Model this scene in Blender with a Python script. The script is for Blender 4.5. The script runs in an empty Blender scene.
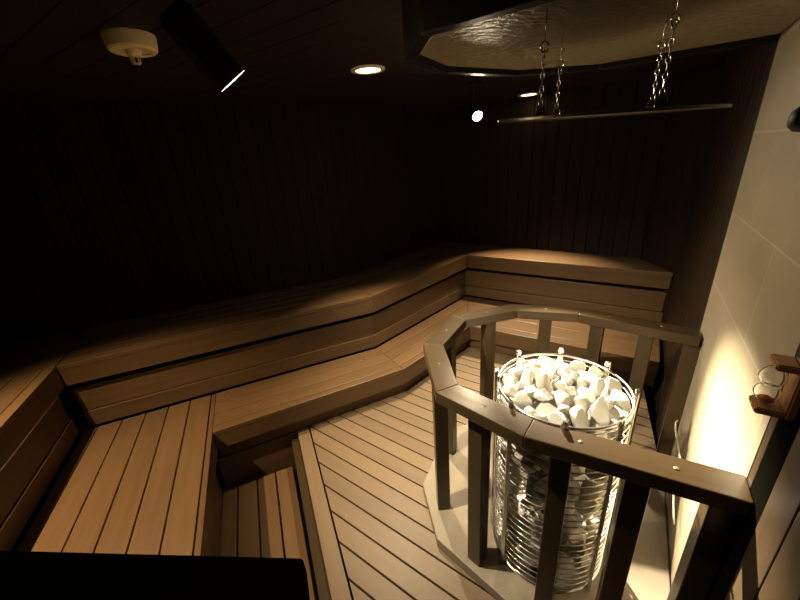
import bpy, bmesh, math, random
import numpy as np
from mathutils import Vector, Matrix
random.seed(7)
rng = np.random.RandomState(5)
C = bpy.context.scene.collection
sc = bpy.context.scene
R = math.radians

# ------------------------------------------------------------------ camera
def cam_axes(pitch, roll):
    c, s = math.cos(roll), math.sin(roll)
    x0 = Vector((1, 0, 0)); d0 = Vector((0, -math.sin(pitch), -math.cos(pitch)))
    f = Vector((0, math.cos(pitch), -math.sin(pitch)))
    return c * x0 - s * d0, s * x0 + c * d0, f
cd = bpy.data.cameras.new('camera'); cam = bpy.data.objects.new('camera', cd); C.objects.link(cam)
rx, dn, fw = cam_axes(R(21.54), R(-4.23))
cam.matrix_world = Matrix(((rx.x, -dn.x, -fw.x, 0), (rx.y, -dn.y, -fw.y, 0), (rx.z, -dn.z, -fw.z, 1.74), (0, 0, 0, 1)))
cd.sensor_width = 36; cd.lens = 352.67 / 800 * 36; cd.clip_start = .01
sc.camera = cam
# ------------------------------------------------------------------ world, exposure
w = bpy.data.worlds.new('world'); sc.world = w; w.use_nodes = True
w.node_tree.nodes['Background'].inputs[0].default_value = (.010, .008, .006, 1)
w.node_tree.nodes['Background'].inputs[1].default_value = 0.3
sc.view_settings.view_transform = 'Standard'; sc.view_settings.look = 'None'
sc.view_settings.exposure = 0.0; sc.view_settings.gamma = 1.0; sc.view_settings.use_curve_mapping = False
WARM = (1.0, .80, .52)
def spot(name, loc, target, power, angle, blend=.5, col=WARM, size=.015):
    l = bpy.data.lights.new(name, 'SPOT'); l.energy = power; l.color = col
    l.spot_size = R(angle); l.spot_blend = blend; l.shadow_soft_size = size
    o = bpy.data.objects.new(name, l); C.objects.link(o); o.location = loc
    o.rotation_euler = (Vector(target) - Vector(loc)).to_track_quat('-Z', 'Y').to_euler()
    return o
CEIL = 2.17
SPOTL = Vector((-.372, 1.02, 1.95)); AIML = Vector((.32, 1.45, .85))
SPOTR = Vector((.575, 2.49, 1.965)); AIMR = Vector((.72, .90, .84))
DOWN = [(-.074, 2.044), (1.17, 3.26), (-1.60, .84)]
dL = (AIML - SPOTL).normalized(); dR = (AIMR - SPOTR).normalized()
spot('spotlight_beam', SPOTL + dL * .012, AIML, 250, 86, 1.0, (1.0, .85, .60))
spot('spotlight_beam', SPOTR + dR * .015, AIMR, 3000, 28, 1.0, (1.0, .85, .60))
spot('spotlight_spill', SPOTR + dR * .015, Vector((.80, .90, 1.0)), 58, 84, 1.0, (1.0, .82, .54))
spot('downlight_beam', (DOWN[0][0], DOWN[0][1], 2.155), (.02, 1.80, 0), 265, 66, 1.0)
spot('downlight_beam', (DOWN[1][0], DOWN[1][1], 2.155), (.98, 2.50, .43), 480, 62, 1.0)
spot('downlight_beam', (DOWN[2][0], DOWN[2][1], 2.155), (-1.10, 1.10, 0), 300, 78, 1.0, (1.0, .72, .40))

# ------------------------------------------------------------------ materials
def nt(name):
    m = bpy.data.materials.new(name); m.use_nodes = True
    t = m.node_tree; return m, t, t.nodes['Principled BSDF']
def wood(name, dark, light, rough=.45, var=.35, bump=.25, spec=.4):
    m, t, b = nt(name); N = t.nodes.new; L = t.links.new
    uv = N('ShaderNodeUVMap'); mp = N('ShaderNodeMapping'); L(uv.outputs[0], mp.inputs[0])
    mp.inputs['Scale'].default_value = (2.2, 34, 1)
    n = N('ShaderNodeTexNoise'); n.inputs['Scale'].default_value = 1; n.inputs['Detail'].default_value = 8
    n.inputs['Roughness'].default_value = .62; n.inputs['Distortion'].default_value = .35
    L(mp.outputs[0], n.inputs['Vector'])
    mp2 = N('ShaderNodeMapping'); L(uv.outputs[0], mp2.inputs[0]); mp2.inputs['Scale'].default_value = (1.1, 5, 1)
    n2 = N('ShaderNodeTexNoise'); n2.inputs['Scale'].default_value = 1; n2.inputs['Detail'].default_value = 3
    L(mp2.outputs[0], n2.inputs['Vector'])
    at = N('ShaderNodeAttribute'); at.attribute_name = 'rnd'
    a1 = N('ShaderNodeMath'); a1.operation = 'MULTIPLY_ADD'; L(at.outputs['Fac'], a1.inputs[0]); a1.inputs[1].default_value = var
    L(n.outputs[0], a1.inputs[2])
    a2 = N('ShaderNodeMath'); a2.operation = 'MULTIPLY_ADD'; L(n2.outputs[0], a2.inputs[0]); a2.inputs[1].default_value = .7
    L(a1.outputs[0], a2.inputs[2])
    r = N('ShaderNodeValToRGB'); r.color_ramp.elements[0].position = .25; r.color_ramp.elements[1].position = 1.25 if False else 1.0
    r.color_ramp.elements[0].color = (*dark, 1); r.color_ramp.elements[1].color = (*light, 1)
    sh = N('ShaderNodeMath'); sh.operation = 'MULTIPLY'; L(a2.outputs[0], sh.inputs[0]); sh.inputs[1].default_value = .82
    L(sh.outputs[0], r.inputs[0]); L(r.outputs[0], b.inputs['Base Color'])
    b.inputs['Roughness'].default_value = rough; b.inputs['Specular IOR Level'].default_value = spec
    bp = N('ShaderNodeBump'); bp.inputs['Strength'].default_value = bump; bp.inputs['Distance'].default_value = .002
    L(n.outputs[0], bp.inputs['Height']); L(bp.outputs[0], b.inputs['Normal'])
    return m
def plain(name, col, rough=.5, metal=0, spec=.5, noise=0, nscale=40, emit=None, es=0, bump=0):
    m, t, b = nt(name); N = t.nodes.new; L = t.links.new
    b.inputs['Base Color'].default_value = (*col, 1); b.inputs['Roughness'].default_value = rough
    b.inputs['Metallic'].default_value = metal; b.inputs['Specular IOR Level'].default_value = spec
    if noise or bump:
        tc = N('ShaderNodeTexCoord'); n = N('ShaderNodeTexNoise'); n.inputs['Scale'].default_value = nscale
        n.inputs['Detail'].default_value = 6; L(tc.outputs['Object'], n.inputs['Vector'])
        if noise:
            r = N('ShaderNodeValToRGB'); r.color_ramp.elements[0].position = .3; r.color_ramp.elements[1].position = .7
            r.color_ramp.elements[0].color = (*[c * (1 - noise) for c in col], 1); r.color_ramp.elements[1].color = (*[min(1, c * (1 + noise)) for c in col], 1)
            L(n.outputs[0], r.inputs[0]); L(r.outputs[0], b.inputs['Base Color'])
        if bump:
            bp = N('ShaderNodeBump'); bp.inputs['Strength'].default_value = bump; bp.inputs['Distance'].default_value = .004
            L(n.outputs[0], bp.inputs['Height']); L(bp.outputs[0], b.inputs['Normal'])
    if emit: b.inputs['Emission Color'].default_value = (*emit, 1); b.inputs['Emission Strength'].default_value = es
    return m
M = dict(
    bench=wood('bench_wood', (.050, .028, .012), (.118, .067, .030), .38),
    deck=wood('deck_wood', (.085, .058, .034), (.145, .10, .058), .45),
    rail=wood('rail_wood', (.018, .0110, .0050), (.042, .0265, .0115), .28),
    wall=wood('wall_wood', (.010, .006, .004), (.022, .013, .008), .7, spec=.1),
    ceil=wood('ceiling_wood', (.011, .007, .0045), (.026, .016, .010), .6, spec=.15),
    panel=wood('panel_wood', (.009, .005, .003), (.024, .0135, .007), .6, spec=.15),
    near=wood('near_wall_wood', (.026, .016, .008), (.052, .033, .017), .6, spec=.15),
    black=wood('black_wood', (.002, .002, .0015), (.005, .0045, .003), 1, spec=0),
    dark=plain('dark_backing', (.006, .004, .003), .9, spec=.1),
    blackmetal=plain('black_metal', (.006, .006, .006), .55, spec=.3),
    steel=plain('steel', (.62, .60, .55), .22, 1),
    chain=plain('chain_steel', (.40, .36, .29), .25, 1),
    disc=plain('dark_disc', (.008, .007, .006), .5), rim=plain('disc_rim', (.14, .12, .09), .35, 1),
    stone=plain('stone', (.54, .51, .45), .85, noise=.35, nscale=30, bump=1.0),
    frame=wood('frame_wood', (.002, .0013, .0009), (.006, .004, .0025), .35, spec=.35),
    slab=plain('slab_stone', (.19, .16, .115), .6, noise=.15, nscale=12, bump=.15),
    core=plain('heater_core', (.02, .018, .015), .4, .6),
    lip=plain('cream_plastic', (.85, .68, .38), .5),
    white=plain('white_ring', (.75, .68, .55), .4),
    lens=plain('lamp_lens', (1, .9, .7), .3, emit=(1, .80, .52), es=260),
    lensd=plain('downlight_lens', (1, .9, .7), .3, emit=(1, .74, .42), es=9),
    holder=wood('holder_wood', (.22, .09, .025), (.48, .24, .08), .4),
    sand=plain('orange_sand', (.75, .22, .08), .9),
    cable=plain('white_cable', (.7, .65, .55), .5),
    floor=plain('floor_concrete', (.012, .008, .005), .9, spec=.1, noise=.2, nscale=8),
)
gm, t, b = nt('glass'); b.inputs['Base Color'].default_value = (1, 1, 1, 1); b.inputs['Roughness'].default_value = .02
b.inputs['Transmission Weight'].default_value = 1; b.inputs['IOR'].default_value = 1.3; M['glass'] = gm
# rough plaster panel above the heater
m, t, b = nt('rough_plaster'); N = t.nodes.new; L = t.links.new
tc = N('ShaderNodeTexCoord'); n = N('ShaderNodeTexNoise'); n.inputs['Scale'].default_value = 34; n.inputs['Detail'].default_value = 5
mp = N('ShaderNodeMapping'); mp.inputs['Scale'].default_value = (1, 1.6, 1); mp.inputs['Rotation'].default_value = (0, 0, R(-10))
L(tc.outputs['Object'], mp.inputs[0]); L(mp.outputs[0], n.inputs['Vector'])
bp = N('ShaderNodeBump'); bp.inputs['Strength'].default_value = 1.0; bp.inputs['Distance'].default_value = .010
L(n.outputs[0], bp.inputs['Height']); L(bp.outputs[0], b.inputs['Normal'])
b.inputs['Base Color'].default_value = (.24, .195, .125, 1); b.inputs['Roughness'].default_value = .42; M['plaster'] = m
# stone tiles: uv = metres along the wall, height
m, t, b = nt('stone_tiles'); N = t.nodes.new; L = t.links.new
uv = N('ShaderNodeUVMap'); br = N('ShaderNodeTexBrick'); L(uv.outputs[0], br.inputs[0])
br.inputs['Scale'].default_value = 1; br.inputs['Brick Width'].default_value = .54; br.inputs['Row Height'].default_value = .27
br.inputs['Mortar Size'].default_value = .0028; br.inputs['Mortar Smooth'].default_value = .3
br.inputs['Color1'].default_value = (.36, .31, .225, 1); br.inputs['Color2'].default_value = (.33, .28, .20, 1); br.inputs['Mortar'].default_value = (.50, .44, .33, 1)
n = N('ShaderNodeTexNoise'); n.inputs['Scale'].default_value = 5; n.inputs['Detail'].default_value = 6; L(uv.outputs[0], n.inputs['Vector'])
mx = N('ShaderNodeMix'); mx.data_type = 'RGBA'; mx.blend_type = 'MULTIPLY'; mx.inputs[0].default_value = .5
r = N('ShaderNodeValToRGB'); r.color_ramp.elements[0].color = (.7, .68, .62, 1); r.color_ramp.elements[0].position = .35; r.color_ramp.elements[1].position = .7
L(n.outputs[0], r.inputs[0]); L(br.outputs[0], mx.inputs[6]); L(r.outputs[0], mx.inputs[7]); L(mx.outputs[2], b.inputs['Base Color'])
b.inputs['Roughness'].default_value = .42
M['tile'] = m

# ------------------------------------------------------------------ mesh helpers
def dirv(az): return Vector((math.sin(R(az)), math.cos(R(az))))
def v2(p): return Vector((p[0], p[1]))
class MB:
    def __init__(s): s.v = []; s.f = []; s.uv = []; s.r = []
    def prism(s, poly, z0, z1, az=None, rnd=None):
        """vertical prism over a plan polygon; az = grain direction"""
        poly = [v2(p) for p in poly]
        area = sum(poly[i].x * poly[(i + 1) % len(poly)].y - poly[(i + 1) % len(poly)].x * poly[i].y for i in range(len(poly)))
        if area < 0: poly = poly[::-1]
        n = len(poly); b = len(s.v)
        if rnd is None: rnd = random.random()
        ou, ov = random.random() * 40, random.random() * 40
        if az is None: e = (poly[1] - poly[0]).normalized()
        else: e = dirv(az)
        nn = Vector((-e.y, e.x))
        s.v += [(p.x, p.y, z0) for p in poly] + [(p.x, p.y, z1) for p in poly]
        P = [(p.dot(e) + ou, p.dot(nn) + ov) for p in poly]
        s.f.append(tuple(b + i for i in range(n))[::-1]); s.uv.append(P[::-1])
        s.f.append(tuple(b + n + i for i in range(n))); s.uv.append(P)
        for i in range(n):
            j = (i + 1) % n; d = poly[j] - poly[i]
            s.f.append((b + i, b + j, b + n + j, b + n + i))
            if az == 'z' or abs(d.normalized().dot(e)) > .5 or (z1 - z0) < .06:
                s.uv.append([(P[i][0], z0 + P[i][1]), (P[j][0], z0 + P[i][1]), (P[j][0], z1 + P[i][1]), (P[i][0], z1 + P[i][1])])
            else:
                L_ = d.length; s.uv.append([(z0 + ou, 0 + ov), (z0 + ou, L_ + ov), (z1 + ou, L_ + ov), (z1 + ou, ov)])
        s.r += [rnd] * (n + 2)
    def vboard(s, a, b_, t, z0, z1, rnd=None):
        """upright board from a to b (plan), thickness vector t, grain vertical"""
        a, b_, t = v2(a), v2(b_), v2(t); poly = [a, b_, b_ + t, a + t]
        area = sum(poly[i].x * poly[(i + 1) % 4].y - poly[(i + 1) % 4].x * poly[i].y for i in range(4))
        if area < 0: poly = poly[::-1]
        k = len(s.v); rnd = random.random() if rnd is None else rnd; ou, ov = random.random() * 40, random.random() * 40
        s.v += [(p.x, p.y, z0) for p in poly] + [(p.x, p.y, z1) for p in poly]
        s.f.append((k + 3, k + 2, k + 1, k)); s.uv.append([(ou, ov), (ou, ov + .02), (ou + .02, ov + .02), (ou + .02, ov)])
        s.f.append((k + 4, k + 5, k + 6, k + 7)); s.uv.append([(ou, ov), (ou, ov + .02), (ou + .02, ov + .02), (ou + .02, ov)])
        acc = 0
        for i in range(4):
            j = (i + 1) % 4; L_ = (poly[j] - poly[i]).length
            s.f.append((k + i, k + j, k + 4 + j, k + 4 + i))
            s.uv.append([(z0 + ou, acc + ov), (z0 + ou, acc + L_ + ov), (z1 + ou, acc + L_ + ov), (z1 + ou, acc + ov)]); acc += L_
        s.r += [rnd] * 6
    def build(s, name, mat, parent=None, bevel=.0025, smooth=False):
        me = bpy.data.meshes.new(name); me.from_pydata(s.v, [], s.f)
        ul = me.uv_layers.new(name='UVMap'); k = 0
        for u in s.uv:
            for c in u: ul.data[k].uv = c; k += 1
        at = me.attributes.new('rnd', 'FLOAT', 'FACE')
        for i, r_ in enumerate(s.r): at.data[i].value = r_
        me.materials.append(M[mat]); o = bpy.data.objects.new(name, me); C.objects.link(o)
        if parent: o.parent = parent
        if bevel:
            md = o.modifiers.new('bevel', 'BEVEL'); md.width = bevel; md.segments = 2; md.limit_method = 'ANGLE'; md.angle_limit = R(35)
        return o
def fin(bm, name, mat, parent=None, smooth=True):
    me = bpy.data.meshes.new(name); bm.to_mesh(me); bm.free()
    if smooth:
        for p in me.polygons: p.use_smooth = True
    me.materials.append(M[mat]); o = bpy.data.objects.new(name, me); C.objects.link(o)
    if parent: o.parent = parent
    return o
def lathe(bm, prof, segs=32, mat=Matrix.Identity(4)):
    rings = []
    for r_, z in prof:
        if r_ < 1e-6: rings.append([bm.verts.new(mat @ Vector((0, 0, z)))])
        else: rings.append([bm.verts.new(mat @ Vector((r_ * math.cos(a * 2 * math.pi / segs), r_ * math.sin(a * 2 * math.pi / segs), z))) for a in range(segs)])
    for A, B in zip(rings, rings[1:]):
        for i in range(segs):
            j = (i + 1) % segs
            if len(A) == 1 and len(B) == 1: continue
            if len(A) == 1: bm.faces.new((A[0], B[j], B[i]))
            elif len(B) == 1: bm.faces.new((A[i], A[j], B[0]))
            else: bm.faces.new((A[i], A[j], B[j], B[i]))
    return bm
def tube(bm, pts, r_, segs=8, closed=False):
    pts = [Vector(p) for p in pts]; n = len(pts); rings = []
    up = Vector((0, 0, 1))
    for i, p in enumerate(pts):
        a = pts[(i - 1) % n] if (closed or i > 0) else p; b_ = pts[(i + 1) % n] if (closed or i < n - 1) else p
        d = (b_ - a).normalized(); u = up if abs(d.dot(up)) < .95 else Vector((1, 0, 0))
        x = d.cross(u).normalized(); y = x.cross(d)
        rings.append([bm.verts.new(p + r_ * (math.cos(2 * math.pi * k / segs) * x + math.sin(2 * math.pi * k / segs) * y)) for k in range(segs)])
    for i in range(n if closed else n - 1):
        A, B = rings[i], rings[(i + 1) % n]
        for k in range(segs): bm.faces.new((A[k], A[(k + 1) % segs], B[(k + 1) % segs], B[k]))
    if not closed: bm.faces.new(rings[0][::-1]); bm.faces.new(rings[-1])
    return bm
def oval(bm, c, a, b_, r_, ax, ay, n=20, segs=7):
    return tube(bm, [Vector(c) + a * math.cos(2 * math.pi * k / n) * ax + b_ * math.sin(2 * math.pi * k / n) * ay for k in range(n)], r_, segs, True)
def thing(name, loc, label, cat, group=None):
    o = bpy.data.objects.new(name, None); C.objects.link(o); o.location = loc; o.empty_display_size = .1
    o['label'] = label; o['category'] = cat
    if group: o['group'] = group
    return o
def adopt(ch, root):
    """parent while keeping the child's world place"""
    ch.parent = root; ch.matrix_parent_inverse = Matrix.Translation(root.location).inverted(); return ch
def tag(o, label, cat, group=None):
    o['label'] = label; o['category'] = cat
    if group: o['group'] = group
    return o
def struct(o): o['kind'] = 'structure'; return o
def clip(poly, a, b_):
    """keep the part of poly left of a->b"""
    out = []; d = v2(b_) - v2(a); nn = Vector((-d.y, d.x))
    for i in range(len(poly)):
        p, q = poly[i], poly[(i + 1) % len(poly)]; sp, sq = (p - v2(a)).dot(nn), (q - v2(a)).dot(nn)
        if sp >= 0: out.append(p)
        if sp * sq < 0: out.append(p + (q - p) * (sp / (sp - sq)))
    return out
def planks(mb, region, az, width, gap, z0, z1, phase=0.):
    """planks clipped to a convex counter-clockwise plan region"""
    e = dirv(az); nn = Vector((-e.y, e.x)); region = [v2(p) for p in region]
    s_ = [p.dot(nn) for p in region]; k = math.floor((min(s_) - phase) / width)
    while phase + k * width < max(s_):
        a0, a1 = phase + k * width + gap / 2, phase + (k + 1) * width - gap / 2
        poly = clip(clip(region, nn * a0, nn * a0 + e), nn * a1 + e, nn * a1)
        k += 1
        if len(poly) > 2:
            ar = abs(sum(poly[i].x * poly[(i + 1) % len(poly)].y - poly[(i + 1) % len(poly)].x * poly[i].y for i in range(len(poly)))) / 2
            if ar > 1e-4: mb.prism(poly, z0, z1, az)
def band(mb, f0, f1, b0, b1, fr, z0, z1, gap=.004):
    """planks between a front line f0-f1 and a back line b0-b1; fr = list of widths fractions"""
    f0, f1, b0, b1 = map(v2, (f0, f1, b0, b1)); e = (f1 - f0).normalized(); az = math.degrees(math.atan2(e.x, e.y))
    dep = abs((b0 - f0).dot(Vector((-e.y, e.x)))); acc = 0; tot = sum(fr)
    for i, w_ in enumerate(fr):
        g = gap / dep
        t0 = acc / tot + (g / 2 if i else 0); acc += w_; t1 = acc / tot - (g / 2 if i < len(fr) - 1 else 0)
        P = [f0.lerp(b0, t0), f1.lerp(b1, t0), f1.lerp(b1, t1), f0.lerp(b0, t1)]
        m_ = .0012; q0 = e * m_
        mb.prism([P[0] + q0, P[1] - q0, P[2] - q0, P[3] + q0], z0, z1, az)
def offs(line, d):
    """offset an open polyline to its left by d, mitred"""
    line = [v2(p) for p in line]; out = []
    for i, p in enumerate(line):
        ds = []
        if i > 0: ds.append((p - line[i - 1]).normalized())
        if i < len(line) - 1: ds.append((line[i + 1] - p).normalized())
        ns = [Vector((-x.y, x.x)) for x in ds]
        if len(ns) == 1: out.append(p + ns[0] * d)
        else:
            m_ = (ns[0] + ns[1]).normalized(); out.append(p + m_ * (d / m_.dot(ns[0])))
    return out

# ------------------------------------------------------------------ plan
n124 = dirv(124.1); q34 = dirv(34.1)
def onw(t, off=.31): p = n124 * off + q34 * t; return Vector((p.x, p.y))
A, B, Cc, D = v2((-1.831, 1.645)), v2((-.194, 2.346)), v2((.671, 3.265)), v2((1.974, 2.358))
P_ = dirv(157.3)
Wn = A + P_ * 1.15
K0, V, PM, K = v2((-2.61, 1.95)), v2((-.53, 2.83)), v2((.536, 3.965)), v2((2.01, 2.77))
T = onw(1.80, .31); Nn = onw(.923)
ZU, ZL, ZD = .86, .426, .20
LW = K0 + P_ * 3.0          # left wall near end
RW = onw(-1.25)             # right wall near end
# ------------------------------------------------------------------ shell
mb = MB(); mb.prism([K0 + v2((-.1, .1)), LW, RW, T, D, K, PM, V], -.12, -.05); struct(mb.build('floor', 'floor', bevel=0))
def boards(name, a, b_, mat, width=.105, z0=-.05, z1=CEIL, gap=.005, phase=0, thick=.018):
    a, b_ = v2(a), v2(b_); d = b_ - a; L_ = d.length; e = d.normalized(); out_ = Vector((-e.y, e.x))  # walls listed clockwise: outside is left
    m_ = MB(); x = -phase * width
    while x < L_:
        x0, x1 = max(x, 0), min(x + width - gap, L_)
        if x1 > x0 + .002: m_.vboard(a + e * x0, a + e * x1, out_ * thick, z0, z1)
        x += width
    m_.vboard(a + out_ * thick, b_ + out_ * thick, out_ * .05, z0, z1, 0)
    return struct(m_.build(name, mat, bevel=.002))
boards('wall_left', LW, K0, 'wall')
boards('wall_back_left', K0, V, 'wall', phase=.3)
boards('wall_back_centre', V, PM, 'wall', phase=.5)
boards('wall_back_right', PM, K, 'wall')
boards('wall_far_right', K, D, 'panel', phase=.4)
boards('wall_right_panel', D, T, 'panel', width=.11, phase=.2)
boards('wall_near_right', onw(.805), RW, 'near', width=.10)
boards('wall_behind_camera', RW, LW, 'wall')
# stone-tiled part of the right wall
mb = MB(); a, b_ = onw(1.80), onw(.923); o_ = n124 * .06
k = [(a.x, a.y), (b_.x, b_.y)]
me = bpy.data.meshes.new('wall_right')
vs = [(a.x, a.y, -.05), (b_.x, b_.y, -.05), (b_.x, b_.y, CEIL), (a.x, a.y, CEIL)]
vs += [(x + o_.x, y + o_.y, z) for x, y, z in vs]
me.from_pydata(vs, [], [(3, 2, 1, 0), (4, 5, 6, 7), (0, 1, 5, 4), (1, 2, 6, 5), (2, 3, 7, 6), (3, 0, 4, 7)])
ul = me.uv_layers.new(name='UVMap'); tt = [1.80, .923, .923, 1.80] * 2
for p in me.polygons:
    for li in p.loop_indices:
        vi = me.loops[li].vertex_index; ul.data[li].uv = (tt[vi] + .12, vs[vi][2] - .125 + .27 * 4)
me.materials.append(M['tile']); o = bpy.data.objects.new('wall_right', me); C.objects.link(o); struct(o)
mb = MB(); mb.vboard(onw(.922, .311), onw(.892, .311), n124 * .05, -.05, CEIL); struct(mb.build('trim_1', 'near'))
mb = MB(); mb.vboard(onw(.891, .3115), onw(.808, .3115), n124 * .05, -.05, CEIL); struct(mb.build('trim_2', 'black'))
# ceiling boards
mb = MB()
reg = [LW, RW, onw(1.80), D, K, PM, V, K0]
hull = [v2((-2.75, 2.05)), v2((-1.6, -1.2)), v2((0, -1.9)), v2((.3, -1.4)), v2((2.1, 2.0)), v2((2.15, 2.9)), v2((.56, 4.1)), v2((.3, 4.1))]
planks(mb, [K0, LW, RW, D + v2((.03, .0)), K + v2((.02, .02)), PM + v2((0, .03))], 124.4, .12, .004, CEIL, CEIL + .03)
mb.prism([K0 + v2((-.1, .1)), LW, RW, D + v2((.1, 0)), K + v2((.1, .1)), PM + v2((0, .1))], CEIL + .031, CEIL + .06, 124.4, 0)
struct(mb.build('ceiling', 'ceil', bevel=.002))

# ------------------------------------------------------------------ floor duckboard and raised deck
t = thing('duckboard', (-.9, 1.2, 0), 'low slatted wooden floor grid between lower bench and raised deck', 'duckboard')
mb = MB(); e = dirv(158.7); nrm = Vector((e.y, -e.x)) * -1
base = v2((-.761, 1.722)); left = Vector((-e.y, e.x))   # left of travel = +? pointing right of picture
for k in range(0, 4):
    off = -.108 * k
    p0 = base + left * 0 + Vector((e.y, -e.x)) * (.108 * k)
    # start at the riser line, run towards the camera
    s0 = p0 + e * (.02 + (.0) * k)
    w_ = Vector((e.y, -e.x)) * (.099 if k < 3 else .076)
    if k < 0: continue
    mb.prism([s0 + Vector((0, 0)), s0 + w_ + e * (.0), s0 + w_ + e * 1.12, s0 + e * 1.12], -.025, 0, 158.7)
adopt(mb.build('slats', 'bench'), t)
mb = MB()
for d_ in (.25, .65, 1.0):
    s0 = base + e * d_; mb.prism([s0, s0 + Vector((e.y, -e.x)) * .395, s0 + Vector((e.y, -e.x)) * .395 + e * .05, s0 + e * .05], -.05, -.0255, 68.7)
adopt(mb.build('crossbar', 'deck'), t)
t = thing('raised_deck', (0, 1.2, -.05), 'raised slatted wooden deck around the sauna heater', 'deck')
Q0 = v2((-.696, 1.758)); Qd = dirv(159); Qb = Q0 - Qd * .25; Qn = Q0 + Qd * 2.2
edge = [Qb, Qn, Qn + Vector((-Qd.y, Qd.x)) * .07, Qb + Vector((-Qd.y, Qd.x)) * .07]
inL = Vector((-Qd.y, Qd.x)) * .078
mb = MB(); mb.prism(edge, ZD - .028, ZD, 159); adopt(mb.build('edge_board', 'deck'), t)
mb = MB(); reg = [Qb + inL, Qn + inL, onw(-.55, .285), onw(1.95, .285), v2((1.62, 2.0)), v2((.62, 2.9))]
planks(mb, reg, 127, .0865, .0085, ZD - .027, ZD, phase=.035); adopt(mb.build('deck_boards', 'deck'), t)
mb = MB(); s = Vector((-Qd.y, Qd.x))
mb.vboard(Q0 - s * .046, Qn - s * .046, s * .056, -.05, ZD - .029)
o = adopt(mb.build('side_panel', 'rail'), t)
mb = MB(); mb.prism([Qb + inL, Qn + inL, onw(-.55, .28), onw(1.95, .28), v2((1.6, 2.0)), v2((.6, 2.85))], .02, ZD - .03, 127, 0); adopt(mb.build('deck_underlay', 'dark', bevel=0), t)

# ------------------------------------------------------------------ benches
def fascia(line, z0, z1, root, name='fascia', back=.03, mat='bench', setb=0.):
    line = [v2(p) for p in line]
    f = offs(line, setb) if setb else line; b2 = offs(line, setb + back)
    for i in range(len(line) - 1):
        m_ = MB(); e = (f[i + 1] - f[i]).normalized(); az = math.degrees(math.atan2(e.x, e.y))
        m_.prism([f[i] + e * .0008, f[i + 1] - e * .0008, b2[i + 1] - e * .0008, b2[i] + e * .0008], z0, z1, az)
        adopt(m_.build(name, mat), root)
def legs(root, pts, z1, z0=-.05):
    for p in pts:
        m_ = MB(); p = v2(p); m_.prism([p + v2((-.03, -.03)), p + v2((.03, -.03)), p + v2((.03, .03)), p + v2((-.03, .03))], z0, z1, 'z' if False else 0)
        adopt(m_.build('leg', 'bench'), root)
# upper back bench: L, M and R runs; front lines listed left -> right, back is on the left of travel
back = [A - P_ * 0 + dirv(-22.7) * .575 + 0 * P_, V - dirv(-34.8) * .012, PM + v2((-.0, -.022)), K + v2((-.022, -.006))]
back[0] = A + dirv(-23) * .572
ub = thing('upper_bench', (0, 2.8, -.05), 'upper tier wooden sauna bench along the angled back walls', 'bench')
fr = [.05, .105, .105, .105, .105, .105]
for f0, f1, b0, b1 in ((A, B, back[0], back[1]), (B, Cc, back[1], back[2]), (Cc, D - v2((.012, .0)), back[2], back[3])):
    m_ = MB(); band(m_, f0, f1, b0, b1, fr, ZU - .028, ZU); adopt(m_.build('seat', 'bench'), ub)
Dl = D - (D - Cc).normalized() * .015
fascia([A, B, Cc, Dl], ZU - .127, ZU - .0285, ub, back=.026, setb=.001)
fascia([A, B, Cc, Dl], ZL + .110, ZL + .264, ub, 'riser_board', setb=.044, back=.02)
fascia([A, B, Cc, Dl], ZL + .010, ZL + .106, ub, 'riser_board', setb=.034, back=.02)
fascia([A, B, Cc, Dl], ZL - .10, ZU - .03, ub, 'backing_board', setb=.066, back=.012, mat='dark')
legs(ub, [A + dirv(30) * .4, B + dirv(-30) * .3, Cc + dirv(0) * .35, D + dirv(-20) * .25, A.lerp(B, .5) + dirv(-23) * .3], ZU - .03)
# upper wing bench on the left
uw = thing('upper_bench', (-1.9, .8, -.05), 'upper tier wooden bench wing at the left edge, running toward the viewer', 'bench')
lat = dirv(247.3)
m_ = MB(); band(m_, Wn, A - P_ * 0, Wn + lat * .60, A + lat * .60 - P_ * .0, [.05, .11, .11, .11, .11, .11], ZU - .028, ZU)
m_.prism([A + lat * .005 + dirv(-22.7) * .005, A + lat * .60 + dirv(-22.7) * .005, A + lat * .60 + dirv(-22.7) * .55, A + dirv(-22.7) * .55 + lat * .005], ZU - .028, ZU, 67)
adopt(m_.build('seat', 'bench'), uw)
fascia([Wn, A - P_ * .0], ZU - .127, ZU - .0285, uw, back=.026, setb=.001)
Ar = A + lat * .034 + dirv(-22.7) * .03
fascia([Wn, A], ZL + .110, ZL + .264, uw, 'riser_board', setb=.044, back=.02)
fascia([Wn, A], ZL + .010, ZL + .106, uw, 'riser_board', setb=.034, back=.02)
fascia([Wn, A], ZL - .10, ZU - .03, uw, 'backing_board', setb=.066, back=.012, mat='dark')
legs(uw, [A + lat * .3 + P_ * .3, A + lat * .3 + P_ * 1.0], ZU - .03)
# lower bench
F0, F1, F2 = v2((-1.092, 1.586)), v2((-.009, 2.053)), v2((.564, 2.626))
F3 = v2((1.630, 1.908))
F0 = v2((-1.080, 1.560))
ubk = offs([A, B, Cc, D], .026)
P2 = dirv(158.0)
lb = thing('lower_bench', (0, 2.2, -.05), 'lower tier wooden sauna bench curving behind the heater guard', 'bench')
S0 = F0 - P2 * .42
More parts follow.
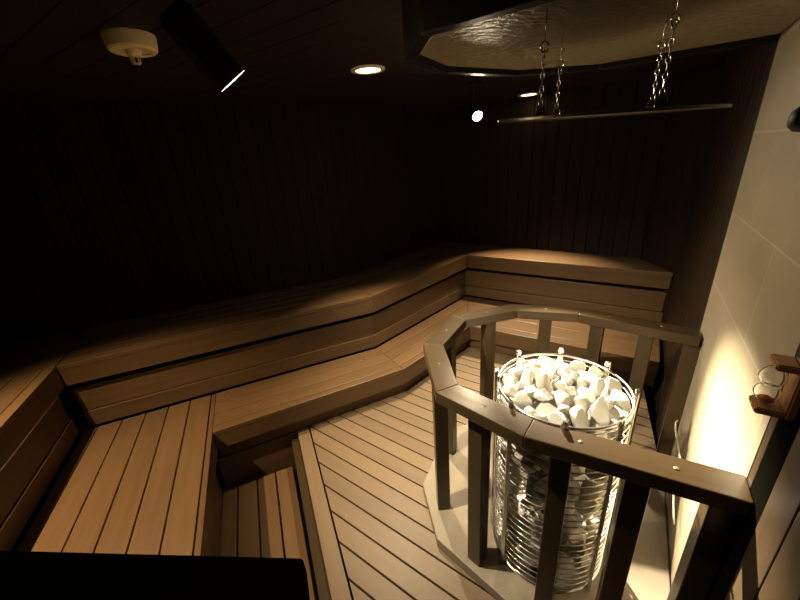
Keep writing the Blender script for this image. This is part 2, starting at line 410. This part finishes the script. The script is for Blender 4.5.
# where the wing planks end against the riser: on the L riser line
def isect(p, d, a, b_):
    e = v2(b_) - v2(a); den = d.x * e.y - d.y * e.x; q = v2(a) - p; return p + d * ((q.x * e.y - q.y * e.x) / den)
S0 = isect(F0, -P2, ubk[0], ubk[1])
frl = [.05, .105, .105, .105]
for f0, f1, b0, b1 in ((F0, F1, S0, ubk[1]), (F1, F2, ubk[1], ubk[2]), (F2, F3, ubk[2], D - (D - Cc).normalized() * .02 + dirv(214) * .0)):
    m_ = MB(); band(m_, f0, f1, b0, b1, frl, ZL - .028, ZL); adopt(m_.build('seat', 'bench'), lb)
fascia([F0, F1, F2, F3], ZL - .122, ZL - .0285, lb, back=.026, setb=.001)
fascia([F0, F1, F2, F3], ZD + .006, ZL - .125, lb, 'riser_board', setb=.05, back=.02)
rl = offs([F0, F1, F2, F3], .05)
Rq = isect(rl[0], (rl[1] - rl[0]).normalized(), Q0, Q0 + Qd)
fascia([rl[0] + (rl[0] - rl[1]).normalized() * .03, Rq], -.05, ZD - .004, lb, 'riser_board', back=.02)
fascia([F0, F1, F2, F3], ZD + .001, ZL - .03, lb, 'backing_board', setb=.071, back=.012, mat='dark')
legs(lb, [F0.lerp(S0, .5) + (F1 - F0) * .12], ZL - .03)
lw = thing('lower_bench', (-1.3, .9, -.05), 'broad lower wooden bench wing at left with planks running toward the viewer', 'bench')
# planks parallel to the wing edge, clipped by the riser of the L run
Fw = F0 + P2 * 1.02; latw = dirv(248)
backw = offs([Wn, A], .026)
reg = [S0 + latw * .002, ubk[0] + v2((.018, .004)), backw[0] + P2 * -.0 + v2((.02, 0)), Fw, F0]
reg = [F0, S0, ubk[0] + dirv(247.3) * .020, backw[0]+dirv(67)*.006, Fw]
mb = MB(); s0 = F0.dot(Vector((-P2.y, P2.x)))
planks(mb, reg, 158.0, .1195, .006, ZL - .028, ZL, phase=s0 - .147)
adopt(mb.build('seat', 'bench'), lw)
fascia([Fw, F0 - P2 * .0], ZL - .122, ZL - .0285, lw, back=.026, setb=.001)
fascia([Fw, F0 - P2 * .02], -.05, .145, lw, 'riser_board', setb=.05, back=.02)
fascia([Fw, F0 - P2 * .02], .15, ZL - .125, lw, 'riser_board', setb=.05, back=.02)
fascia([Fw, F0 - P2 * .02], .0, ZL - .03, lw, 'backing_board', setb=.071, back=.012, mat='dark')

# ------------------------------------------------------------------ heater guard
outer = [onw(.845, .310), (.317, .768), (.098, 1.000), (.085, 1.342), (.256, 1.621), (.588, 1.702), (.89, 1.594), onw(1.765, .30)]
outer = [v2(p) for p in outer]
sl = [onw(.90, .305), v2((.315, .755)), v2((.082, 1.01)), v2((.045, 1.285)), v2((.22, 1.65)), v2((.58, 1.74)), v2((.90, 1.62)), onw(1.765, .305)]
slab = MB(); slab.prism(sl, ZD + .0015, ZD + .05, 34, .5)
tag(slab.build('heater_plinth', 'slab', bevel=.004), 'low pale stone plinth under the heater, its edge on the wooden deck', 'plinth')
gr = thing('guard_rail', (.5, 1.2, ZD + .05), 'dark wooden octagonal guard rail with square posts around the heater', 'guard rail')
inner = offs(outer, -.085)
inner[0] = onw(1.02, .305) if False else isect(inner[1], (inner[0] - inner[1]).normalized(), onw(0, .31), onw(1, .31))
inner[-1] = isect(inner[-2], (inner[-1] - inner[-2]).normalized(), onw(0, .30), onw(1, .30))
for i in range(len(outer) - 1):
    m_ = MB(); m_.prism([outer[i], outer[i + 1], inner[i + 1], inner[i]], .955, 1.0, math.degrees(math.atan2((outer[i + 1] - outer[i]).x, (outer[i + 1] - outer[i]).y)))
    o = adopt(m_.build('top_rail', 'rail', bevel=.003), gr)
def near_seg(p):
    best = None
    for i in range(len(outer) - 1):
        a, b_ = outer[i], outer[i + 1]; e = (b_ - a); tq = max(0, min(1, (p - a).dot(e) / e.length_squared)); d_ = (a + e * tq - p).length
        if best is None or d_ < best[0]: best = (d_, e.normalized())
    return best[1]
for p in ((.130, 1.165), (.232, .925), (.430, .765), (.585, .672), (.732, .588), (.215, 1.485), (.440, 1.615), (.725, 1.600), (.935, 1.500), (1.085, 1.375), (1.205, 1.270)):
    p = v2(p); e = near_seg(p); nn = Vector((-e.y, e.x)); h = .028
    m_ = MB(); a0 = p - e * h - nn * h; m_.vboard(a0, a0 + e * 2 * h, nn * 2 * h, ZD + .0505, .9545)
    adopt(m_.build('post', 'rail', bevel=.003), gr)
for i in range(len(outer) - 1):
    a, b_ = (outer[i] + inner[i]) / 2, (outer[i + 1] + inner[i + 1]) / 2
    for tq in (.5,) if (b_ - a).length < .42 else (.28, .72):
        p = a.lerp(b_, tq); bm = bmesh.new(); lathe(bm, [(0, 1.0012), (.006, 1.0010), (.007, .9985), (0, .9985)], 10, Matrix.Translation((p.x, p.y, 0)))
        o = adopt(fin(bm, 'screw_plug', 'deck'), gr); o['label'] = 'pale round plug over a screw'

# ------------------------------------------------------------------ heater
HC = Vector((.522, .982, 0)); HR = .205; ZB = ZD + .05
ht = thing('sauna_heater', (HC.x, HC.y, ZB), 'round steel cage tower heater filled with pale stones', 'sauna heater')
bm = bmesh.new(); z = ZB + .022; Tm = Matrix.Translation((HC.x, HC.y, 0))
while z < .985:
    oval(bm, (HC.x, HC.y, z), HR, HR, .0023, Vector((1, 0, 0)), Vector((0, 1, 0)), 64, 6); z += .0295
adopt(fin(bm, 'wire_rings', 'steel'), ht)
bm = bmesh.new(); oval(bm, (HC.x, HC.y, 1.0), HR + .001, HR + .001, .0045, Vector((1, 0, 0)), Vector((0, 1, 0)), 64, 8)
adopt(fin(bm, 'top_ring', 'steel'), ht)
for k in range(8):
    a = R(22 + 45 * k); e = Vector((math.cos(a), math.sin(a), 0)); s_ = Vector((-e.y, e.x, 0))
    bm = bmesh.new(); p = HC + e * (HR + .006)
    vs = []
    prof = [(-.010, 0), (-.010, .003), (.0, .009), (.010, .003), (.010, 0), (0, .005)]
    lo = [bm.verts.new(p + s_ * x + e * y + Vector((0, 0, ZB + .002))) for x, y in prof]
    hi = [bm.verts.new(p + s_ * x + e * y + Vector((0, 0, 1.018))) for x, y in prof]
    for i in range(6): j = (i + 1) % 6; bm.faces.new((lo[i], lo[j], hi[j], hi[i]))
    bm.faces.new(lo[::-1]); bm.faces.new(hi)
    bmesh.ops.create_cube(bm, size=1, matrix=Matrix.Translation(p + Vector((0, 0, 1.019)) + e * .002) @ Matrix.Rotation(a, 4, 'Z') @ Matrix.Diagonal((.009, .014, .016, 1)))
    bmesh.ops.recalc_face_normals(bm, faces=bm.faces)
    adopt(fin(bm, 'upright', 'steel', smooth=False), ht)
bm = bmesh.new(); lathe(bm, [(0, ZB + .001), (HR, ZB + .001), (HR, ZB + .010), (HR - .006, ZB + .014), (0, ZB + .014)], 48, Tm)
adopt(fin(bm, 'base_ring', 'steel', smooth=False), ht)
bm = bmesh.new(); lathe(bm, [(0, ZB + .0145), (.085, ZB + .0145), (.085, .90), (0, .90)], 24, Tm); adopt(fin(bm, 'inner_core', 'core', smooth=False), ht)

# stones
def stone_mesh(seed):
    r2 = np.random.RandomState(seed); bm = bmesh.new(); bmesh.ops.create_icosphere(bm, subdivisions=3, radius=1)
    planes = [(Vector(r2.normal(size=3)).normalized(), r2.uniform(.42, .85)) for _ in range(14)]
    for v in bm.verts:
        p = v.co.copy()
        for nn, d_ in planes:
            k = p.dot(nn)
            if k > d_: p -= nn * (k - d_) * .93
        v.co = p
    me = bpy.data.meshes.new('sauna_stone'); bm.to_mesh(me); bm.free()
    for p in me.polygons: p.use_smooth = False
    # mostly soft facets
    me.materials.append(M['stone']); return me
SM = [stone_mesh(100 + i) for i in range(9)]
pts = []
# side shell (camera side and flanks), layered heaps; top heap
for z in np.arange(ZB + .05, .93, .058):
    nA = 15; ph = rng.uniform(0, 1)
    for k in range(nA):
        pts.append([HC.x + .158 * math.cos(2 * math.pi * (k + ph) / nA), HC.y + .158 * math.sin(2 * math.pi * (k + ph) / nA), z + rng.uniform(-.012, .012), rng.uniform(.029, .040), 0])
for zz, RR in ((.93, .175), (.965, .175), (.99, .15)):
    for k in range({.93: 34, .965: 48, .99: 34}[zz]):
        a, q = rng.uniform(0, 6.283), RR * math.sqrt(rng.uniform(0, 1)); pts.append([HC.x + q * math.cos(a), HC.y + q * math.sin(a), zz + rng.uniform(-.01, .015), rng.choice([.019, .023, .027, .031, .038]), 1])
X = np.array(pts); rad = X[:, 3]; top = X[:, 4] > .5
for it in range(160):
    d_ = X[:, None, :3] - X[None, :, :3]; L_ = np.linalg.norm(d_, axis=2) + 1e-9; want = (rad[:, None] + rad[None, :]) * .90
    ov = np.clip(want - L_, 0, None); np.fill_diagonal(ov, 0)
    X[:, :3] += (d_ / L_[..., None] * ov[..., None]).sum(1) * .25
    dx, dy = X[:, 0] - HC.x, X[:, 1] - HC.y; q = np.hypot(dx, dy) + 1e-9
    lim = HR - .006 - rad * .88; s_ = np.minimum(1, lim / q); 
    lo_ = np.where(X[:, 2] < .90, .085 + rad * .8, 0); s2 = np.maximum(s_, 0); qq = np.maximum(q * s2, np.minimum(lo_, lim))
    X[:, 0] = HC.x + dx / q * qq; X[:, 1] = HC.y + dy / q * qq
    zmax = 1.018 - .22 * np.clip(qq, 0, 1) + .02
    X[:, 2] = np.clip(X[:, 2], ZB + .016 + rad * .8, np.where(top, zmax - rad * .55, .94))
sroot = None
cdir = math.atan2(-HC.y, -HC.x)
for i in range(len(X)):
    da = (math.atan2(X[i, 1] - HC.y, X[i, 0] - HC.x) - cdir + math.pi) % (2 * math.pi) - math.pi
    if not top[i] and ((abs(da) > 2.1 and X[i, 2] < .9) or rng.uniform() < .22): continue
    if top[i]:
        sz = 'small' if rad[i] < .0245 else ('middle-sized' if rad[i] < .034 else 'large'); ring = 'at the rim' if math.hypot(X[i, 0] - HC.x, X[i, 1] - HC.y) > .12 else 'in the middle'
        side = 'nearest the viewer' if abs(da) < .8 else ('farthest from the viewer' if abs(da) > 2.3 else ('toward the pale tile wall' if da > 0 else 'toward the benches on the left'))
    else:
        side = 'left side' if da < -.35 else ('right side' if da > .35 else 'front')
        hgt = 'low' if X[i, 2] < .48 else ('halfway up' if X[i, 2] < .72 else 'high')
    o = bpy.data.objects.new('sauna_stone', SM[i % 9]); C.objects.link(o)
    o.location = X[i, :3]; r_ = rad[i]
    o.scale = (r_ * rng.uniform(1.15, 1.55), r_ * rng.uniform(1.0, 1.25), r_ * rng.uniform(.85, 1.1)); o.rotation_euler = rng.uniform(0, 6.28, 3)
    if top[i]: tag(o, '%s stone %s of the top heap, %s' % (sz, ring, side), 'stone', '%s stones %s of the top heap, %s' % (sz, ring, side))
    else: tag(o, 'sauna stone %s behind the wire rings, %s of the heater' % (hgt, side), 'stone', 'caged stones %s, %s' % (hgt, side))

# ------------------------------------------------------------------ dropped panel above the heater
pl_in = [onw(.90, .305), v2((.127, 1.019)), v2((.101, 1.23)), v2((.222, 1.418)), v2((.524, 1.568)), v2((.831, 1.567)), onw(1.795, .305)]
cp = thing('heat_shield_panel', (.6, 1.2, 2.03), 'dropped octagonal ceiling panel with rough pale face and dark frame', 'ceiling panel')
mb = MB(); mb.prism(pl_in, 2.03, 2.165, 34, .5)
adopt(mb.build('plaster_face', 'plaster', bevel=0), cp)
out_ = offs(pl_in, .034); out_[0] = isect(out_[1], (out_[0] - out_[1]).normalized(), onw(0, .305), onw(1, .305)); out_[-1] = isect(out_[-2], (out_[-1] - out_[-2]).normalized(), onw(0, .305), onw(1, .305))
mb = MB(); pin = offs(pl_in, .0008)
for i in range(len(pl_in) - 1):
    mb.prism([pin[i], pin[i + 1], out_[i + 1], out_[i]], 2.012, 2.168)
adopt(mb.build('frame', 'frame', bevel=.003), cp)

# hanging disc and chains
DC = Vector((.533, .974, 1.808)); DR = .247
fw2 = Vector((DC.x, DC.y, 0)).normalized(); rt = Vector((fw2.y, -fw2.x, 0)); TILT = .052; ROLL = .04
dm = Matrix.Translation(DC) @ Matrix.Rotation(TILT, 4, rt) @ Matrix.Rotation(ROLL, 4, fw2)
dk = thing('hanging_disc', DC, 'thin round dark disc hung level on chains above the heater', 'disc')
bm = bmesh.new(); lathe(bm, [(0, 0), (DR - .0035, 0), (DR - .0035, .006), (0, .006)], 72, dm); adopt(fin(bm, 'plate', 'disc', smooth=False), dk)
bm = bmesh.new(); lathe(bm, [(DR - .0034, -.0005), (DR, .001), (DR, .0055), (DR - .0034, .0065)], 72, dm); adopt(fin(bm, 'metal_rim', 'rim', smooth=False), dk)
zt = DC.z + .0065
lab = ['near left', 'far left', 'far right', 'near right']
spots4 = [(-.130, -.10, 'chain with square clasp, leftmost of the chains holding the disc', 1), (-.115, .13, 'chain with open ring, second from left above the disc', 0),
          (.115, .11, 'chain at the right of the disc, the farther of the pair there', 0), (.108, -.12, 'chain at the right of the disc, the nearer of the pair there', 1)]
for x, y, la, lock in spots4:
    p = Vector((DC.x, DC.y, 0)) + rt * x + fw2 * y
    zt = DC.z + .0065 + y * TILT - x * ROLL
    ch = thing('hanging_chain', (p.x, p.y, zt), 'thin steel ' + la, 'chain', 'chains holding the disc')
    zt = DC.z + .0065 + y * TILT - x * ROLL
    bm = bmesh.new(); oval(bm, (p.x, p.y, zt + .012), .010, .011, .0018, rt, Vector((0, 0, 1)), 16, 6); adopt(fin(bm, 'disc_ring', 'chain'), ch)
    bm = bmesh.new(); z = zt + .030; k = 0
    while z < 1.948:
        ax = rt if k % 2 == 0 else fw2
        oval(bm, (p.x, p.y, z), .0042, .0088, .00115, ax, Vector((0, 0, 1)), 14, 6); z += .0142; k += 1
    adopt(fin(bm, 'chain_links', 'chain'), ch)
    bm = bmesh.new(); tube(bm, [(p.x, p.y, 2.0295), (p.x, p.y, 1.968)], .0012, 6)
    oval(bm, (p.x, p.y, 1.957), .011, .011, .0018, (rt + fw2).normalized(), Vector((0, 0, 1)), 16, 6); adopt(fin(bm, 'eye_hook', 'chain'), ch)
    if lock:
        bm = bmesh.new(); bmesh.ops.create_cube(bm, size=1, matrix=Matrix.Translation((p.x, p.y, zt + .0095)) @ Matrix.Rotation(math.atan2(rt.y, rt.x), 4, 'Z') @ Matrix.Diagonal((.020, .008, .018, 1)))
        bmesh.ops.bevel(bm, geom=bm.edges[:], offset=.002, segments=2, affect='EDGES'); adopt(fin(bm, 'clasp', 'chain', smooth=False), ch)

# ------------------------------------------------------------------ lamps
def spotlight(lens, d, label, Lb=.165, r_=.042):
    d = d.normalized(); rot = d.to_track_quat('Z', 'Y').to_matrix().to_4x4(); Mx = Matrix.Translation(lens) @ rot
    back_ = lens - d * Lb
    root = thing('spotlight', (back_.x, back_.y, CEIL), label, 'spotlight')
    bm = bmesh.new(); lathe(bm, [(0, -Lb), (r_ * .7, -Lb), (r_, -Lb + .015), (r_, 0.0), (r_ - .0025, .0), (r_ - .0025, -.03), (0, -.03)], 36, Mx)
    adopt(fin(bm, 'lamp_body', 'blackmetal', smooth=False), root)
    bm = bmesh.new(); lathe(bm, [(0, -.004), (r_ - .004, -.004), (r_ - .004, -.007), (0, -.007)], 30, Mx); adopt(fin(bm, 'lens', 'lens', smooth=False), root)
    j = lens - d * Lb * .75 + Vector((0, 0, .0))
    bm = bmesh.new(); tube(bm, [(j.x, j.y, CEIL - .012), (j.x, j.y, j.z)], .008, 10)
    bmesh.ops.create_cube(bm, size=1, matrix=Matrix.Translation((j.x, j.y, j.z + .02)) @ Matrix.Diagonal((.02, .03, .05, 1)))
    adopt(fin(bm, 'swivel_arm', 'blackmetal', smooth=False), root)
    bm = bmesh.new(); lathe(bm, [(0, CEIL - .0005), (.045, CEIL - .0005), (.045, CEIL - .02), (0, CEIL - .02)], 30, Matrix.Translation((j.x, j.y, 0)))
    adopt(fin(bm, 'ceiling_mount', 'blackmetal', smooth=False), root)
spotlight(SPOTL, dL, 'black cylindrical spotlight at upper left, tilted toward the heater, seen from its side')
spotlight(SPOTR, dR, 'small ceiling spotlight glowing toward the viewer beyond the dropped panel', .11, .034)
for i, (x, y) in enumerate(DOWN):
    la = ['round recessed downlight left of the dropped panel', 'round recessed downlight glimpsed beyond the hanging chains', 'round recessed downlight above the left bench wing']
    r0 = .086
    root = thing('downlight', (x, y, CEIL), la[i], 'downlight')
    bm = bmesh.new(); lathe(bm, [(r0, CEIL - .0005), (r0, CEIL - .006), (r0 - .022, CEIL - .009), (r0 - .025, CEIL - .0005)], 40, Matrix.Translation((x, y, 0))); adopt(fin(bm, 'trim_ring', 'white'), root)
    bm = bmesh.new(); lathe(bm, [(0, CEIL - .002), (r0 - .026, CEIL - .002), (r0 - .026, CEIL - .004), (0, CEIL - .004)], 32, Matrix.Translation((x, y, 0))); adopt(fin(bm, 'lens', 'lensd', smooth=False), root)

# heat detector
hx, hy = -.80, 1.378
root = thing('heat_detector', (hx, hy, CEIL), 'cream round ceiling heat detector with small looped stub at upper left', 'heat detector')
bm = bmesh.new(); lathe(bm, [(0, CEIL - .0005), (.074, CEIL - .0005), (.075, CEIL - .006), (.070, CEIL - .040), (.064, CEIL - .046), (.05, CEIL - .046), (.047, CEIL - .042), (0, CEIL - .042)], 48, Matrix.Translation((hx, hy, 0)))
adopt(fin(bm, 'detector_base', 'lip', smooth=False), root)
bm = bmesh.new(); lathe(bm, [(0, CEIL - .042), (.024, CEIL - .042), (.020, CEIL - .056), (0, CEIL - .058)], 24, Matrix.Translation((hx, hy, 0))); adopt(fin(bm, 'sensor_stub', 'lip', smooth=False), root)
bm = bmesh.new()
tube(bm, [(hx - .018, hy, CEIL - .05), (hx - .012, hy, CEIL - .078), (hx + .012, hy, CEIL - .078), (hx + .018, hy, CEIL - .05)], .0035, 8)
tube(bm, [(hx, hy - .018, CEIL - .05), (hx, hy - .010, CEIL - .078), (hx, hy + .010, CEIL - .078), (hx, hy + .018, CEIL - .05)], .0035, 8)
adopt(fin(bm, 'sensor_loop', 'lip'), root)

# ------------------------------------------------------------------ hourglass in its wall holder
root = thing('hourglass', (onw(.90).x, onw(.90).y, 1.17), 'glass hourglass in small wooden holder fixed beside the stone tiles', 'hourglass')
wp = lambda t_, o2, z: Vector((onw(t_, .31 - o2).x, onw(t_, .31 - o2).y, z))
def qbox(t0, t1, o0, o1, z0, z1):
    bm = bmesh.new(); vs = [bm.verts.new(wp(a, b_, c)) for a in (t0, t1) for b_ in (o0, o1) for c in (z0, z1)]
    for f in ((0, 1, 3, 2), (4, 6, 7, 5), (0, 4, 5, 1), (2, 3, 7, 6), (0, 2, 6, 4), (1, 5, 7, 3)): bm.faces.new([vs[i] for i in f])
    bmesh.ops.recalc_face_normals(bm, faces=bm.faces); bmesh.ops.bevel(bm, geom=bm.edges[:], offset=.003, segments=2, affect='EDGES'); return bm
t0, t1 = .822, .872; z0, z1 = 1.236, 1.348
adopt(fin(qbox(t0, t1, 0.0005, .016, z0, z1), 'back_plate', 'holder', smooth=False), root)
adopt(fin(qbox(t0, t1, .0165, .058, z0, z0 + .014), 'shelf', 'holder', smooth=False), root)
adopt(fin(qbox(t0, t1, .0165, .050, z1 - .014, z1), 'shelf', 'holder', smooth=False), root)
c = wp((t0 + t1) / 2, .042, 0); zm = (z0 + z1) / 2; hh = (z1 - z0) / 2 - .0145
bm = bmesh.new(); prof = [(0, -hh)] + [((.004 + .0165 * math.sin(math.pi * min(1, abs(u_) ** .8)) ** .7) if abs(u_) > .08 else .004, u_ * hh) for u_ in np.linspace(-.97, .97, 25)] + [(0, hh)]
lathe(bm, prof, 28, Matrix.Translation((c.x, c.y, zm))); lathe(bm, [(max(0, a_ - .0012), b_ * .97) for a_, b_ in prof][::-1], 28, Matrix.Translation((c.x, c.y, zm))); adopt(fin(bm, 'glass_bulbs', 'glass'), root)
bm = bmesh.new(); lathe(bm, [(0, -hh + .004), (.010, -hh + .006), (.013, -hh + .010), (.008, -hh + .014), (0, -hh + .018)], 20, Matrix.Translation((c.x, c.y, zm))); adopt(fin(bm, 'sand', 'sand'), root)

# dark rounded wall fitting at the right edge, on the tiles
c = onw(1.225, .31); zc = 1.765
root = thing('wall_fitting', (c.x, c.y, zc), 'dark rounded wall fitting on the stone tiles, cut by the right edge', 'wall fitting')
Mx = Matrix.Translation((c.x, c.y, zc)) @ Vector((-n124.x, -n124.y, 0)).to_track_quat('Z', 'Y').to_matrix().to_4x4()
bm = bmesh.new(); lathe(bm, [(0, .0005), (.03, .0005), (.03, .012), (.014, .014), (.014, .012), (0, .012)], 28, Mx); adopt(fin(bm, 'mount', 'blackmetal', smooth=False), root)
bm = bmesh.new(); lathe(bm, [(0, .0125), (.024, .013), (.028, .020), (.026, .034), (.016, .044), (0, .046)], 28, Mx); adopt(fin(bm, 'cap', 'blackmetal'), root)

# thin cable at the tile corner
bm = bmesh.new(); pts3 = []
for k in range(22):
    u_ = k / 21; p = onw(1.66 - .42 * u_ + .03 * math.sin(9 * u_), .305 - .012 - .012 * abs(math.sin(6 * u_))); pts3.append((p.x, p.y, .60 + .10 * math.sin(2.6 * u_) - .22 * u_))
tube(bm, pts3, .003, 6); tag(fin(bm, 'sensor_cable', 'cable'), 'thin pale cable curling on the stone tiles behind the heater', 'cable')

# ------------------------------------------------------------------ dark partition in the near left corner
pt = thing('partition', (-.5, .25, -.05), 'black wooden partition with flat cap in the bottom left foreground', 'partition')
e1 = v2((-.173, .354)); e2 = v2((-1.05, .437)); sd = dirv(161)
mb = MB(); mb.prism([e1, e2, e2 + sd * .16, e1 + sd * .16], 1.165, 1.20); adopt(mb.build('cap', 'black', bevel=.005), pt)
mb = MB(); i1, i2 = e1 + v2((-.012, -.012)), e2 + v2((.03, -.012))
for k in range(8):
    a, b_ = i2.lerp(i1, k / 8), i2.lerp(i1, (k + 1) / 8 - .005); mb.vboard(a, b_, sd * .12, -.05, 1.164)
adopt(mb.build('panel', 'black'), pt)
